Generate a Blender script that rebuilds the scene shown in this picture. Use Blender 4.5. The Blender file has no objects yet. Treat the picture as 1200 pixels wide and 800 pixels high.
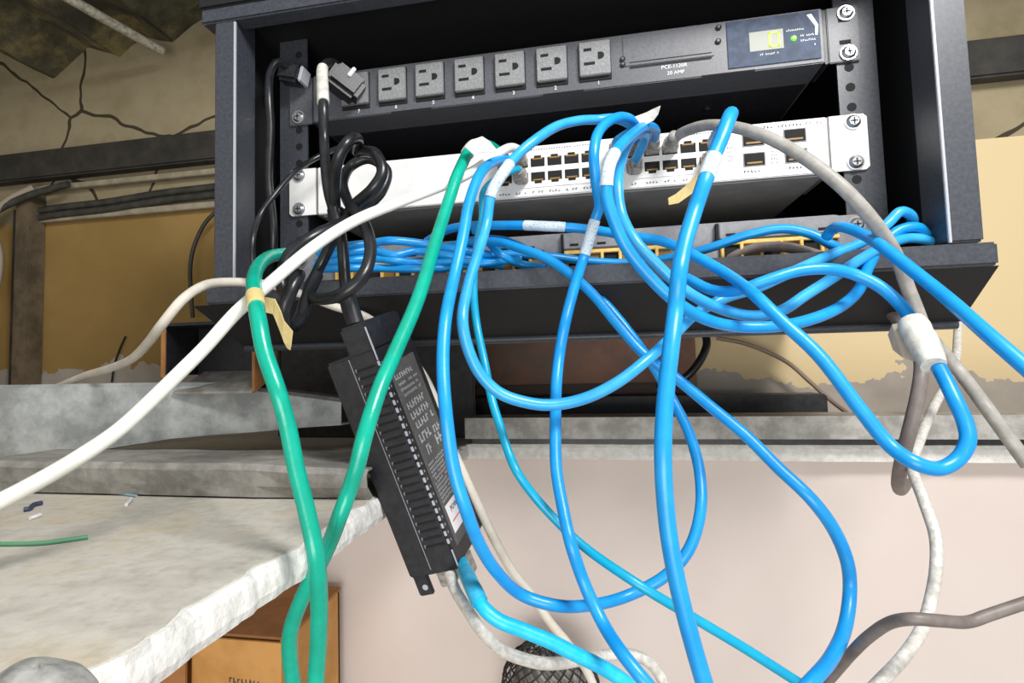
import bpy, bmesh, math, random
from mathutils import Vector, Matrix
random.seed(7)
sc = bpy.context.scene
COL = sc.collection
# ------------------------------------------------------------------ camera
# solved from the 19-inch rack hardware; world: X along the rack, Y into the rack, Z up (mm -> m)
RM = Matrix(((0.9779223, 0.20767262, -0.02323908), (-0.03693057, 0.06229599, -0.99737422), (-0.20567962, 0.97621273, 0.0685901)))
CAM = Vector((30.953, -501.731, -166.724))
F, CX, CY = 699.448, 548.823, 384.229
S = 0.001
cd = bpy.data.cameras.new('camera'); cam = bpy.data.objects.new('camera', cd); COL.objects.link(cam)
cd.sensor_fit = 'HORIZONTAL'; cd.sensor_width = 36; cd.lens = F / 1200 * 36
cd.shift_x = (600 - CX) / 1200; cd.shift_y = (CY - 400) / 1200
cd.clip_start = 0.01; cd.clip_end = 50
cr = Matrix((RM[0], -RM[1], -RM[2])).transposed().to_4x4()
cam.matrix_world = Matrix.Translation(CAM * S) @ cr
sc.camera = cam
# ------------------------------------------------------------------ world and lights
w = bpy.data.worlds.new('room_light'); sc.world = w; w.use_nodes = True
bg = w.node_tree.nodes['Background']; bg.inputs[0].default_value = (0.95, 0.98, 1.0, 1); bg.inputs[1].default_value = 0.46
def area(name, loc, target, sx, sy, power, col):
    l = bpy.data.lights.new(name, 'AREA'); l.shape = 'RECTANGLE'; l.size = sx; l.size_y = sy; l.energy = power; l.color = col
    o = bpy.data.objects.new(name, l); COL.objects.link(o); o.location = loc
    o.rotation_euler = (Vector(target) - Vector(loc)).to_track_quat('-Z', 'Y').to_euler(); return o
area('ceiling_lamp', (0.42, -0.62, 0.47), (0.0, -0.05, -0.1), 0.28, 0.22, 9.5, (1.0, 0.99, 0.97))
area('low_fill', (0.05, -1.3, -0.5), (0.0, 0.1, -0.35), 0.8, 0.5, 9, (1.0, 0.98, 0.95))  # added low fill light for the lower wall and switch underside
sc.view_settings.view_transform = 'Standard'; sc.view_settings.look = 'None'; sc.view_settings.gamma = 1
sc.view_settings.use_curve_mapping = False; sc.view_settings.exposure = 0.22
# ------------------------------------------------------------------ projection helpers (photo pixel + distance -> point in the place)
RT = RM.transposed()
def ray(x, y): return RT @ Vector(((x - CX) / F, (y - CY) / F, 1))
def atd(x, y, d): return CAM + ray(x, y) * d
def onY(x, y, Y): r = ray(x, y); return CAM + r * ((Y - CAM.y) / r.y)
def onZ(x, y, Z): r = ray(x, y); return CAM + r * ((Z - CAM.z) / r.z)
# ------------------------------------------------------------------ materials
def lin(h):
    h = h.lstrip('#'); v = [int(h[i:i + 2], 16) / 255 for i in (0, 2, 4)]
    return tuple((c / 12.92 if c <= .04045 else ((c + .055) / 1.055) ** 2.4) for c in v) + (1,)
class NT:
    def __init__(s, name):
        s.m = bpy.data.materials.new(name); s.m.use_nodes = True; s.t = s.m.node_tree; s.b = s.t.nodes['Principled BSDF']
    def n(s, t, **k):
        x = s.t.nodes.new(t)
        for a, b in k.items(): setattr(x, a, b)
        return x
    def l(s, a, b): s.t.links.new(a, b)
    def co(s, which='Object', scale=None):
        tc = s.n('ShaderNodeTexCoord'); o = tc.outputs[which]
        if scale:
            mp = s.n('ShaderNodeMapping'); mp.inputs['Scale'].default_value = scale; s.l(o, mp.inputs[0]); o = mp.outputs[0]
        return o
    def noise(s, scale, detail=4, rough=.6, vec=None):
        x = s.n('ShaderNodeTexNoise'); x.inputs['Scale'].default_value = scale; x.inputs['Detail'].default_value = detail; x.inputs['Roughness'].default_value = rough
        s.l(vec or s.co(), x.inputs['Vector']); return x.outputs[0]
    def ramp(s, f, stops):
        r = s.n('ShaderNodeValToRGB'); e = r.color_ramp.elements
        while len(e) < len(stops): e.new(.5)
        for i, (p, c) in enumerate(stops): e[i].position = p; e[i].color = c if isinstance(c, tuple) else lin(c)
        s.l(f, r.inputs[0]); return r.outputs[0]
    def mix(s, f, a, b):
        x = s.n('ShaderNodeMix', data_type='RGBA')
        for v, i in ((f, 0), (a, 6), (b, 7)):
            if isinstance(v, (int, float)): x.inputs[i].default_value = v
            elif isinstance(v, tuple): x.inputs[i].default_value = v
            elif isinstance(v, str): x.inputs[i].default_value = lin(v)
            else: s.l(v, x.inputs[i])
        return x.outputs[2]
    def bump(s, h, strength, dist=.001):
        x = s.n('ShaderNodeBump'); x.inputs['Strength'].default_value = strength; x.inputs['Distance'].default_value = dist
        s.l(h, x.inputs['Height']); s.l(x.outputs[0], s.b.inputs['Normal'])
MATS = {}
def mat(name, c, rough=.5, metal=0, var=None, vs=60, bump=0, bs=300, coat=0, spec=.5, emit=None, es=1, vlo=.4, vhi=.62):
    if name in MATS: return MATS[name]
    t = NT(name); b = t.b
    b.inputs['Base Color'].default_value = lin(c); b.inputs['Roughness'].default_value = rough; b.inputs['Metallic'].default_value = metal
    b.inputs['Specular IOR Level'].default_value = spec; b.inputs['Coat Weight'].default_value = coat
    if var: t.l(t.ramp(t.noise(vs, 6, .65), [(vlo, c), (vhi, var)]), b.inputs['Base Color'])
    if bump: t.bump(t.noise(bs, 5), bump)
    if emit: b.inputs['Emission Color'].default_value = lin(emit); b.inputs['Emission Strength'].default_value = es
    MATS[name] = t.m; return t.m
blue = mat('blue_jacket', '#0d8cd8', .33, var='#1b98e0', vs=40, bump=.05, bs=400)
blue2 = mat('pale_blue_jacket', '#2a9ade', .3, var='#3ba8e6', vs=40, bump=.05, bs=400)
teal = mat('teal_jacket', '#0096bd', .35, var='#0aa3c8', vs=40)
cyan = mat('cyan_jacket', '#12b4e6', .35, var='#2bc2ea', vs=120, bump=.1, bs=300)
green = mat('green_jacket', '#00987f', .26, var='#00a68c', vs=50, bump=.12, bs=350)
white = mat('white_jacket', '#dcdbd2', .4, var='#e6e5de', vs=60)
beige = mat('beige_jacket', '#dcd6ca', .45, var='#cdc5b7', vs=40)
grey = mat('grey_jacket', '#8f8c86', .5, var='#a39f99', vs=120)
dgrey = mat('dark_grey_jacket', '#6b625e', .5, var='#7a716c', vs=120)
pgrey = mat('pale_grey_jacket', '#b7b3ab', .45, var='#d5d2cb', vs=300)
black = mat('black_rubber', '#131417', .32, var='#222327', vs=80, bump=.06)
plastic = mat('black_plastic', '#1c1d21', .42, var='#27282d', vs=200, bump=.12, bs=900)
paint = mat('charcoal_paint', '#33363d', .4, var='#40434a', vs=350, bump=.08, bs=900)
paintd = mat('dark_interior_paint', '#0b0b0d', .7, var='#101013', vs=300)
edgem = mat('highlight_grey', '#a8abb2', .4)  # pale grey painting edge highlights; also on plug face and tab
pdum = mat('pdu_steel', '#4a4b50', .42, var='#57585e', vs=500, bump=.06, bs=1200)
tilem = mat('outlet_face', '#77787a', .55, var='#a0a09f', vs=900, vlo=.5, vhi=.72)
voidm = mat('dark_hole', '#060607', .8)
wpaint = mat('switch_white', '#e9e8e6', .4, var='#dedddb', vs=30)
switchgrey = mat('switch_chassis', '#6f6d6a', .5, var='#7b7976', vs=60)
goldm = mat('port_gold', '#8a6420', .45)
steel = mat('zinc_screw', '#c4c4c6', .28, metal=.9)
printw = mat('white_print', '#e4e4e6', .6)
printd = mat('dark_print', '#3a3a40', .6)
printr = mat('red_print', '#cf7f7f', .6)
panelgrey = mat('patch_grey', '#7e7e82', .45, var='#8a8a8e', vs=200)
yellow = mat('yellow_jack', '#e6b454', .4, var='#f0cc7c', vs=200)
lcdb = mat('display_bezel', '#3d4656', .6, var='#49546a', vs=150, spec=.25)
lcd = mat('display_glass', '#8d9088', .5)
lcdd = mat('display_digit', '#b8d23a', .5, emit='#c4dc3c', es=.45)
ledm = mat('green_lamp', '#57d92a', .4, emit='#5cf02a', es=2.0)
galv = mat('galvanised_steel', '#9a9d9b', .5, metal=.35, var='#c3c6c4', vs=35, bump=.15, bs=150)
galvd = mat('dusty_galvanised', '#8d8a84', .6, metal=.25, var='#aeaba5', vs=60, bump=.2, bs=220)
blackst = mat('black_steel', '#232325', .45, var='#343435', vs=80)
card = mat('cardboard', '#d09a58', .8, var='#c08a4a', vs=25, bump=.05, bs=200)
cardd = mat('cardboard_inner', '#a87444', .85, var='#96663a', vs=30)
mask = mat('masking_tape', '#d8c489', .65, var='#c9b277', vs=60, bump=.2, bs=250)
clearp = mat('dusty_clear_plug', '#a8a49c', .35, var='#77726b', vs=260)
tapew = mat('white_tape', '#d9d8cf', .55, var='#bdbbb0', vs=150, bump=.2, bs=300)
beam_m = mat('dark_wood_beam', '#262420', .75, var='#38352f', vs=25, bump=.3, bs=90)
post_m = mat('worn_wood', '#6d5f4a', .8, var='#4d4334', vs=25, bump=.3, bs=90)
brownm = mat('brown_board', '#8a5636', .5, var='#5f4535', vs=12)
strip_m = mat('pale_strip', '#8b826f', .7, var='#a29985', vs=40)
conduit_m = mat('dark_conduit', '#33332f', .5, var='#46453f', vs=60)
labelm = NT('printed_label'); MATS['printed_label'] = labelm.m
_n = labelm.noise(900, 2, .5)
labelm.l(labelm.ramp(_n, [(.52, '#c6d5df'), (.66, '#93a1ae')]), labelm.b.inputs['Base Color']); labelm.b.inputs['Roughness'].default_value = .5
labelm = labelm.m
# plaster wall: tan paint over grey cement, with an irregular edge and hairline cracks
t = NT('old_plaster')
pos = t.n('ShaderNodeNewGeometry').outputs['Position']
sep = t.n('ShaderNodeSeparateXYZ'); t.l(pos, sep.inputs[0])
nz = t.noise(9, 6, .6, pos)
def math_(t, op, a, b):
    x = t.n('ShaderNodeMath', operation=op)
    for v, i in ((a, 0), (b, 1)):
        if isinstance(v, (int, float)): x.inputs[i].default_value = v
        else: t.l(v, x.inputs[i])
    return x.outputs[0]
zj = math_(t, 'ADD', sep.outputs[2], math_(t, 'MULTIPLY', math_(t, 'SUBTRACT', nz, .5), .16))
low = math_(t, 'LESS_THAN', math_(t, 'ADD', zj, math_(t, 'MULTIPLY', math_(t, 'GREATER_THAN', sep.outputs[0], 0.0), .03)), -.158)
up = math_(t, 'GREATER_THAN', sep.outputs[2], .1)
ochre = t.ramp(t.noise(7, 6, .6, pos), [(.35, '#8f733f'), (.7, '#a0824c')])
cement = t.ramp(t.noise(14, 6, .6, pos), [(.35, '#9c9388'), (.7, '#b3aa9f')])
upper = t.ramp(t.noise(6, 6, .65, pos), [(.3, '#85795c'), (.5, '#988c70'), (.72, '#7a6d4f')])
rgt = math_(t, 'GREATER_THAN', sep.outputs[0], 0.0); ochre = t.mix(rgt, ochre, '#d6c096')  # paler right of centre: light on the wall put into its colour
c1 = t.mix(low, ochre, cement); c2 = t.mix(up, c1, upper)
vn = t.n('ShaderNodeTexVoronoi', feature='DISTANCE_TO_EDGE'); vn.inputs['Scale'].default_value = 3.1
mpx = t.n('ShaderNodeVectorMath', operation='ADD'); sc3 = t.n('ShaderNodeVectorMath', operation='SCALE'); nt2 = t.n('ShaderNodeTexNoise'); nt2.inputs['Scale'].default_value = 12
t.l(pos, nt2.inputs['Vector']); t.l(nt2.outputs['Color'], sc3.inputs[0]); sc3.inputs[3].default_value = .05
t.l(pos, mpx.inputs[0]); t.l(sc3.outputs[0], mpx.inputs[1]); t.l(mpx.outputs[0], vn.inputs['Vector'])
crk = math_(t, 'MULTIPLY', math_(t, 'LESS_THAN', vn.outputs['Distance'], .008), up)
t.l(t.mix(crk, c2, '#3a3222'), t.b.inputs['Base Color']); t.b.inputs['Roughness'].default_value = .9
t.bump(t.noise(60, 6, .6, pos), .25, .002)
plaster = t.m
# lower wall, pinkish white paint
t = NT('pinkish_white_paint'); pos = t.n('ShaderNodeNewGeometry').outputs['Position']
t.l(t.ramp(t.noise(5, 5, .55, pos), [(.3, '#cdbfb7'), (.7, '#d6cac3')]), t.b.inputs['Base Color']); t.b.inputs['Roughness'].default_value = .75
t.bump(t.noise(30, 4, .5, pos), .08, .002); pinkwall = t.m
# slab
t = NT('dirty_plasterboard'); pos = t.n('ShaderNodeNewGeometry').outputs['Position']
a = t.ramp(t.noise(11, 8, .65, pos), [(.32, '#aaa499'), (.5, '#c6c1b6'), (.68, '#c2b49a')])
b_ = t.ramp(t.noise(120, 4, .6, pos), [(.45, (1, 1, 1, 1)), (.75, (.72, .7, .66, 1))])
mm = t.n('ShaderNodeMix', data_type='RGBA', blend_type='MULTIPLY'); mm.inputs[0].default_value = .7; t.l(a, mm.inputs[6]); t.l(b_, mm.inputs[7])
t.l(mm.outputs[2], t.b.inputs['Base Color']); t.b.inputs['Roughness'].default_value = .9
t.bump(t.noise(90, 6, .65, pos), .3, .002); slabm = t.m
gypsum = mat('broken_gypsum', '#e6e4df', .95, var='#d2cfc9', vs=120, bump=.9, bs=260)
t = NT('stained_concrete'); pos = t.n('ShaderNodeNewGeometry').outputs['Position']
t.l(t.ramp(t.noise(14, 8, .7, pos), [(.38, '#3b392f'), (.52, '#57533f'), (.66, '#8a7c50')]), t.b.inputs['Base Color']); t.b.inputs['Roughness'].default_value = .9
t.bump(t.noise(50, 6, .6, pos), .5, .004); concrete = t.m
# ------------------------------------------------------------------ mesh helpers (input in mm)
class MB:
    def __init__(s): s.v = []; s.f = []; s.mi = []; s.sm = []
    def add(s, vs, fs, mi=0, smooth=False):
        o = len(s.v); s.v += [tuple(v) for v in vs]
        for f in fs: s.f.append([i + o for i in f]); s.mi.append(mi); s.sm.append(smooth)
    def box(s, x0, x1, y0, y1, z0, z1, b=0, mi=0, M=None):
        bm = bmesh.new(); bmesh.ops.create_cube(bm, size=1)
        for v in bm.verts: v.co = ((x0 + x1) / 2 + v.co.x * (x1 - x0), (y0 + y1) / 2 + v.co.y * (y1 - y0), (z0 + z1) / 2 + v.co.z * (z1 - z0))
        if b: bmesh.ops.bevel(bm, geom=bm.edges[:], offset=b, segments=2, affect='EDGES')
        bm.verts.index_update()
        s.add([(M @ v.co if M else v.co) for v in bm.verts], [[v.index for v in f.verts] for f in bm.faces], mi); bm.free(); return s
    def cyl(s, a, b, r0, r1=None, n=16, mi=0, smooth=True):
        a = Vector(a); b = Vector(b); r1 = r0 if r1 is None else r1
        d = (b - a).normalized(); u = d.orthogonal().normalized(); v = d.cross(u)
        vs = []
        for c, r in ((a, r0), (b, r1)): vs += [c + (u * math.cos(2 * math.pi * i / n) + v * math.sin(2 * math.pi * i / n)) * r for i in range(n)]
        s.add(vs, [[i, (i + 1) % n, n + (i + 1) % n, n + i] for i in range(n)], mi, smooth)
        s.add(vs[:n], [list(range(n))[::-1]], mi); s.add(vs[n:], [list(range(n))], mi); return s
    def prism(s, poly, axis, a0, a1, mi=0):
        def p(q, a): return {'x': (a, q[0], q[1]), 'y': (q[0], a, q[1]), 'z': (q[0], q[1], a)}[axis]
        n = len(poly); vs = [p(q, a0) for q in poly] + [p(q, a1) for q in poly]
        s.add(vs, [[i, (i + 1) % n, n + (i + 1) % n, n + i] for i in range(n)] + [list(range(n))[::-1], list(range(n, 2 * n))], mi); return s
    def tube(s, pts, r, n=12, mi=0):
        m = len(pts); rr = r if isinstance(r, (list, tuple)) else [r] * m
        tg = [(pts[min(i + 1, m - 1)] - pts[max(i - 1, 0)]).normalized() for i in range(m)]
        u = tg[0].orthogonal().normalized(); vs = []
        for i in range(m):
            u = (u - tg[i] * u.dot(tg[i])); u = u.normalized() if u.length > 1e-6 else tg[i].orthogonal().normalized()
            v = tg[i].cross(u)
            vs += [pts[i] + (u * math.cos(2 * math.pi * k / n) + v * math.sin(2 * math.pi * k / n)) * rr[i] for k in range(n)]
        s.add(vs, [[i * n + k, i * n + (k + 1) % n, (i + 1) * n + (k + 1) % n, (i + 1) * n + k] for i in range(m - 1) for k in range(n)], mi, True)
        s.add(vs[:n], [list(range(n))[::-1]], mi); s.add(vs[-n:], [list(range(n))], mi); return s
    def mesh(s, name):
        me = bpy.data.meshes.new(name); me.from_pydata([(x * S, y * S, z * S) for x, y, z in s.v], [], s.f)
        me.polygons.foreach_set('material_index', s.mi); me.polygons.foreach_set('use_smooth', s.sm)
        bm = bmesh.new(); bm.from_mesh(me); bmesh.ops.recalc_face_normals(bm, faces=bm.faces); bm.to_mesh(me); bm.free()
        return me
    def obj(s, name, mats, parent=None):
        me = s.mesh(name)
        for m_ in (mats if isinstance(mats, (list, tuple)) else [mats]): me.materials.append(m_)
        o = bpy.data.objects.new(name, me); COL.objects.link(o)
        if parent: attach(o, parent)
        return o
def attach(o, parent):
    o.parent = parent; o.matrix_parent_inverse = (Matrix.Translation(parent.location)).inverted()
def tag(o, label, cat, group=None):
    o['label'] = label; o['category'] = cat
    if group: o['group'] = group
    return o
def struct(o, label=None):
    o['kind'] = 'structure'
    if label: o['label'] = label
    return o
def thing(name, loc, label, cat, group=None):
    o = bpy.data.objects.new(name, None); COL.objects.link(o); o.location = Vector(loc) * S; o.empty_display_size = .02
    return tag(o, label, cat, group)
def inst(src, name, off, parent):      # a piece that shares mesh data
    o = bpy.data.objects.new(name, src.data); COL.objects.link(o); o.location = Vector(off) * S; attach(o, parent); return o
def spline(P, sub=7):
    out = []; n = len(P)
    for i in range(n - 1):
        p0 = P[i - 1] if i else P[0] * 2 - P[1]; p1 = P[i]; p2 = P[i + 1]; p3 = P[i + 2] if i + 2 < n else P[-1] * 2 - P[-2]
        d0 = max((p1 - p0).length, 1e-4) ** .5; d1 = max((p2 - p1).length, 1e-4) ** .5; d2 = max((p3 - p2).length, 1e-4) ** .5
        m1 = (p1 - p0) / d0 - (p2 - p0) / (d0 + d1) + (p2 - p1) / d1
        m2 = (p2 - p1) / d1 - (p3 - p1) / (d1 + d2) + (p3 - p2) / d2
        m1 *= d1; m2 *= d1
        for k in range(sub):
            t = k / sub; t2 = t * t; t3 = t2 * t
            out.append(p1 * (2 * t3 - 3 * t2 + 1) + m1 * (t3 - 2 * t2 + t) + p2 * (-2 * t3 + 3 * t2) + m2 * (t3 - t2))
    out.append(P[-1]); return out
def px(p):
    c = RM @ (p - CAM); return Vector((F * c.x / c.z + CX, F * c.y / c.z + CY))
def near(path, q):
    return min(range(len(path)), key=lambda i: (px(path[i]) - Vector(q)).length)
def text(body, size, M, name, m_, parent, ext=.15, align='CENTER'):
    cu = bpy.data.curves.new(name, 'FONT'); cu.body = body; cu.size = size * S; cu.extrude = ext * S; cu.align_x = align; cu.align_y = 'CENTER'; cu.resolution_u = 2
    to = bpy.data.objects.new('tmp_text', cu); COL.objects.link(to); bpy.context.view_layer.update()
    me = bpy.data.meshes.new_from_object(to); bpy.data.objects.remove(to)
    me.transform(M); me.materials.clear(); me.materials.append(m_)
    o = bpy.data.objects.new(name, me); COL.objects.link(o); attach(o, parent); return o
def facing_front(x, y, z):      # text lying on a front face (reads along +X)
    return Matrix.Translation(Vector((x, y, z)) * S) @ Matrix.Rotation(math.pi / 2, 4, 'X')

# =================================================================== STRUCTURE
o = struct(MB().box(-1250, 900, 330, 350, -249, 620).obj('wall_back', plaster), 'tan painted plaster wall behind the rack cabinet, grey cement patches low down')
o = struct(MB().box(-1250, 900, 166, 330, -1000, -265).obj('wall_lower', pinkwall), 'pinkish white wall below the plasterboard ledge')
o = struct(MB().box(-1250, 900, -1200, 166, -1020, -1000).obj('floor', mat('pale_floor_tile', '#b8b2a8', .6, var='#a59f95', vs=8)), 'pale tiled floor far below the ledge')
o = struct(MB().box(-1040, -1020, -900, 330, -1000, 460).obj('wall_left_shade', plaster), 'unseen plaster wall added at the far left to block light')  # unseen wall added to keep ambient light off the back wall
# ceiling: rough concrete ribs running towards the back wall
ceil = bpy.data.objects.new('ceiling', None); COL.objects.link(ceil); ceil.location = (0, .1, .4); struct(ceil, 'rough stained ceiling of ribs running towards the back wall')
prof = [(-1250, 420), (-1110, 400), (-1000, 440), (-941, 394), (-866, 352), (-800, 398), (-735, 372), (-682, 402), (-630, 384), (-556, 425), (-480, 372), (-405, 420), (-330, 380), (-250, 424), (-170, 384), (-90, 424), (-10, 384), (70, 424), (150, 384), (230, 424), (310, 384), (390, 420), (470, 330), (520, 372), (600, 330), (700, 390), (900, 380)]
for i in range(0, len(prof) - 2, 2):
    a, b, c = prof[i], prof[i + 1], prof[i + 2]
    m = MB(); rows = []
    ny = 14
    for k in range(ny + 1):
        y = 330 - k * 30; j = lambda s: random.uniform(-s, s)
        rows.append([(a[0] + 1, y, a[1] + j(2)), ((a[0] + b[0]) / 2 + j(3), y, (a[1] + b[1]) / 2 + j(4)), (b[0] + j(3), y, b[1] + j(3)), ((b[0] + c[0]) / 2 + j(3), y, (b[1] + c[1]) / 2 + j(4)), (c[0] - 1, y, c[1] + j(2)), (c[0] - 1, y, 460), (a[0] + 1, y, 460)])
    n = 7; vs = [v for r in rows for v in r]
    m.add(vs, [[k * n + q, k * n + (q + 1) % n, (k + 1) * n + (q + 1) % n, (k + 1) * n + q] for k in range(ny) for q in range(n)] + [list(range(n)), list(range(ny * n, ny * n + n))])
    m.obj('ceiling_rib', concrete, ceil)
# left-hand clutter and wall hardware
tag(MB().box(-1240, 820, 306, 329, 168, 216, 3).obj('wall_beam', beam_m), 'dark wooden beam running along the back wall above the conduits', 'beam')
tag(MB().box(-900, -300, 316, 329.5, 149, 158, 1).obj('wall_strip', strip_m), 'pale strip nailed under the dark wall beam', 'strip')
tag(MB().box(-880, -300, 318, 329.5, 96, 106, 1).obj('wall_strip', strip_m), 'pale strip below the dark conduits on the back wall', 'strip')
for (z0, z1, lb) in ((126, 134, 'upper dark conduit along the back wall left of the cabinet'), (114, 122, 'lower dark conduit along the back wall left of the cabinet')):
    P = [Vector((-905, 318, z0 - 12)), Vector((-840, 318, z0 - 8)), Vector((-740, 318, z0 - 6)), Vector((-640, 318, z0)), Vector((-540, 318, z1 - 6)), Vector((-300, 318, z1))]
    tag(MB().tube(spline(P), 6, 10).obj('conduit', conduit_m), lb, 'conduit')
t_ = thing('wall_post', (-900, 310, -249), 'worn wooden post at the far left against the back wall', 'post')
MB().box(-905, -874, 300, 329.5, -249, 150, 2).obj('post_board', post_m, t_)
MB().box(-922, -905, 310, 329.5, -249, 120, 2).obj('side_batten', beam_m, t_)
redw = mat('red_wire', '#6d1f1c', .5); wirew = mat('dusty_wire', '#9a8f7d', .6)
for P, r, m_, lb in (([(-985, 285, 150), (-960, 285, 118), (-915, 285, 40), (-930, 285, -60), (-955, 285, -160), (-960, 285, -248)], 5, wirew, 'dusty beige wire hanging beside the far left post'),
                     ([(-990, 290, 60), (-945, 290, 30), (-930, 290, -60), (-940, 290, -140), (-950, 290, -248)], 6, redw, 'dark red wire hanging beside the far left post'),
                     ([(-1010, 280, 40), (-950, 280, 95), (-880, 290, 130), (-800, 300, 150)], 6, conduit_m, 'dark wire rising to the conduits at the far left'),
                     ([(-1000, 275, -30), (-965, 275, 60), (-905, 285, 125), (-868, 300, 150)], 6, wirew, 'pale wire looped over the corner at the far left')):
    tag(MB().tube(spline([Vector(p) for p in P]), r, 8).obj('hanging_wire', m_), lb, 'wire')
P = [onY(255, 246, 300), onY(240, 262, 300), onY(227, 290, 300), onY(223, 315, 300), onY(224, 345, 300), onY(226, 372, 300)]
tag(MB().tube(spline(P), 3.2, 8).obj('thin_wire', conduit_m), 'thin dark wire curving down the ochre wall left of the cabinet', 'wire')
P = [onY(147, 394, 326), onY(140, 410, 326), onY(134, 428, 326), onY(131, 448, 326)]
tag(MB().tube(spline(P), 1.6, 6).obj('thin_wire', black), 'short black wire against the grey cement at the lower left', 'wire')
P = [onZ(85, 0, 430), onZ(135, 28, 420), onZ(190, 60, 405)]
P = [onZ(60, -14, 346), onZ(133, 28, 346), onZ(190, 60, 346)]; P = [q for q in P]
tag(MB().tube(P, 7, 10).obj('ceiling_rod', mat('speckled_rod', '#8d8878', .8, var='#c0baa8', vs=150)), 'pale speckled rod under the ceiling ribs at the upper left', 'rod')

# ledge of dirty plasterboard, L-shaped, with a broken white edge
led = thing('plasterboard_ledge', (-300, 0, -265), 'dirty off-white plasterboard ledge with a broken white edge', 'ledge')
e1 = []; y = -495
while y < 150: e1.append((-112 + random.uniform(-.5, .5) + 1.6 * math.sin(y * .05) + 1.2 * math.sin(y * .131 + 1) + .8 * math.sin(y * .29), y)); y += random.uniform(2.5, 5)
e2 = []; x = -104
while x < 880: e2.append((x, 150 + random.uniform(-1.5, 1.5))); x += random.uniform(14, 30)
outline = [(-1240, -495)] + e1 + e2 + [(880, 329), (-1240, 329)]
MB().prism([(p[0] - (2 if i <= len(e1) else 0), p[1]) for i, p in enumerate(outline)], 'z', -253, -249).obj('board_face', slabm, led)
edge_pts = e1 + e2
m = MB(); rows = []
for i, p in enumerate(edge_pts):
    inn = Vector((-1, 0)) if i < len(e1) else Vector((0, 1))
    r_ = []
    for k, (dz, out) in enumerate(((-249.6, 0), (-253, 2.2), (-257, 3.0), (-261, 3.4), (-265, 2.2), (-265, -40), (-253.2, -40))):
        jj = random.uniform(-.3, .3) if k < 5 else 0
        q0 = p if k == 0 else ((-112.5 + .35 * (p[0] + 112), p[1]) if i < len(e1) else p)
        r_.append((q0[0] - inn.x * (out + jj), p[1] - inn.y * (out * .5 + jj * .5), dz + (random.uniform(-.4, .4) if 0 < k < 4 else 0)))
    rows.append(r_)
n = 7
m.add([v for r_ in rows for v in r_], [[k * n + q, k * n + (q + 1) % n, (k + 1) * n + (q + 1) % n, (k + 1) * n + q] for k in range(len(rows) - 1) for q in range(n)])
m.obj('broken_edge', gypsum, led)
MB().prism([(-1238, -494), (-150, -494), (-150, 192), (878, 192), (878, 329), (-1238, 329)], 'z', -264.9, -253.1).obj('core', gypsum, led)

# galvanised channels
def sheet(P, thick, mats, name, label, cat='channel'):      # P: grid rows of points -> folded sheet with thickness
    bm = bmesh.new(); g = [[bm.verts.new(Vector(p) * S) for p in r_] for r_ in P]
    for i in range(len(g) - 1):
        for j in range(len(g[0]) - 1): bm.faces.new((g[i][j], g[i][j + 1], g[i + 1][j + 1], g[i + 1][j]))
    bmesh.ops.recalc_face_normals(bm, faces=bm.faces)
    me = bpy.data.meshes.new(name); bm.to_mesh(me); bm.free(); me.materials.append(mats)
    o = bpy.data.objects.new(name, me); COL.objects.link(o)
    s_ = o.modifiers.new('thickness', 'SOLIDIFY'); s_.thickness = thick * S; s_.offset = 0
    return tag(o, label, cat) if label else o
# lower left channel lying on the ledge
rows = []
for i in range(13):
    x = -425 + i * 26; jt = 2.0 * math.sin(i * 1.7); bend = 0 if i < 10 else (i - 9) * 2.5
    rows.append([(x, -60, -245), (x, -66, -228 + jt * .2), (x, -140 + jt, -226.5 - bend * .4), (x, -143 + jt, -230 - bend * .3), (x, -141 + jt * .5, -240), (x, -139 + bend, -247.5)])
sheet(rows, 1.6, galvd, 'steel_channel', 'dusty galvanised steel channel lying flat on the plasterboard ledge')
rows = []
for X0, tp, bt, Y in ((-40, 452, 556, -52), (22, 452, 543, -40), (75, 451, 533, -28), (130, 450, 524, -15), (200, 449, 513, 0), (255, 449, 508, 15), (300, 455, 505, 28), (355, 462, 500, 42), (400, 468, 497, 55)):
    a = onY(X0, tp, Y); b = onY(X0, bt, Y)
    rows.append([(a.x, Y + 55, a.z - 3), (a.x, Y + 3, a.z), (a.x, Y, a.z - 3), tuple(a.lerp(b, .35)), tuple(a.lerp(b, .7)), (b.x, Y, b.z), (b.x, Y + 40, b.z - 1)])
sheet(rows, 2, galv, 'steel_channel', 'wide bent galvanised steel channel across the lower left, above the flat one')
# right strip of galvanised angle on the ledge, black strip behind it
o = thing('steel_angle', (300, 132, -249), 'long galvanised steel angle lying along the ledge under the cabinet', 'angle')
MB().prism([(128, -219), (128, -241), (131, -241), (131, -222), (175, -222), (175, -219)], 'x', -108, 870).obj('angle_face', galvd, o)
MB().box(-105, 868, 150, 172, -249, -222.2).obj('gap_shade', blackst, o)  # dark strip standing in for the shadow gap under the angle
tag(MB().box(-360, 292, 262, 312, -249, -205, 2).obj('black_bar', blackst), 'black steel bar on the ledge behind the galvanised angle', 'bar')
tag(MB().box(-372, -112, 205, 212, -249, -112, 2).obj('steel_plate', blackst), 'black steel plate standing in the gap under the left half of the cabinet', 'plate')
o = thing('brown_board', (40, 318, -205), 'brown board under the cabinet leaning on the back wall', 'board')
MB().box(-130, 158, 308, 328, -205, -126, 4).obj('board_panel', brownm, o)
MB().box(-130, 150, 300, 309, -205, -190, 2).obj('board_rail', mat('brown_rail', '#4a3a2e', .6), o)
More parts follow.
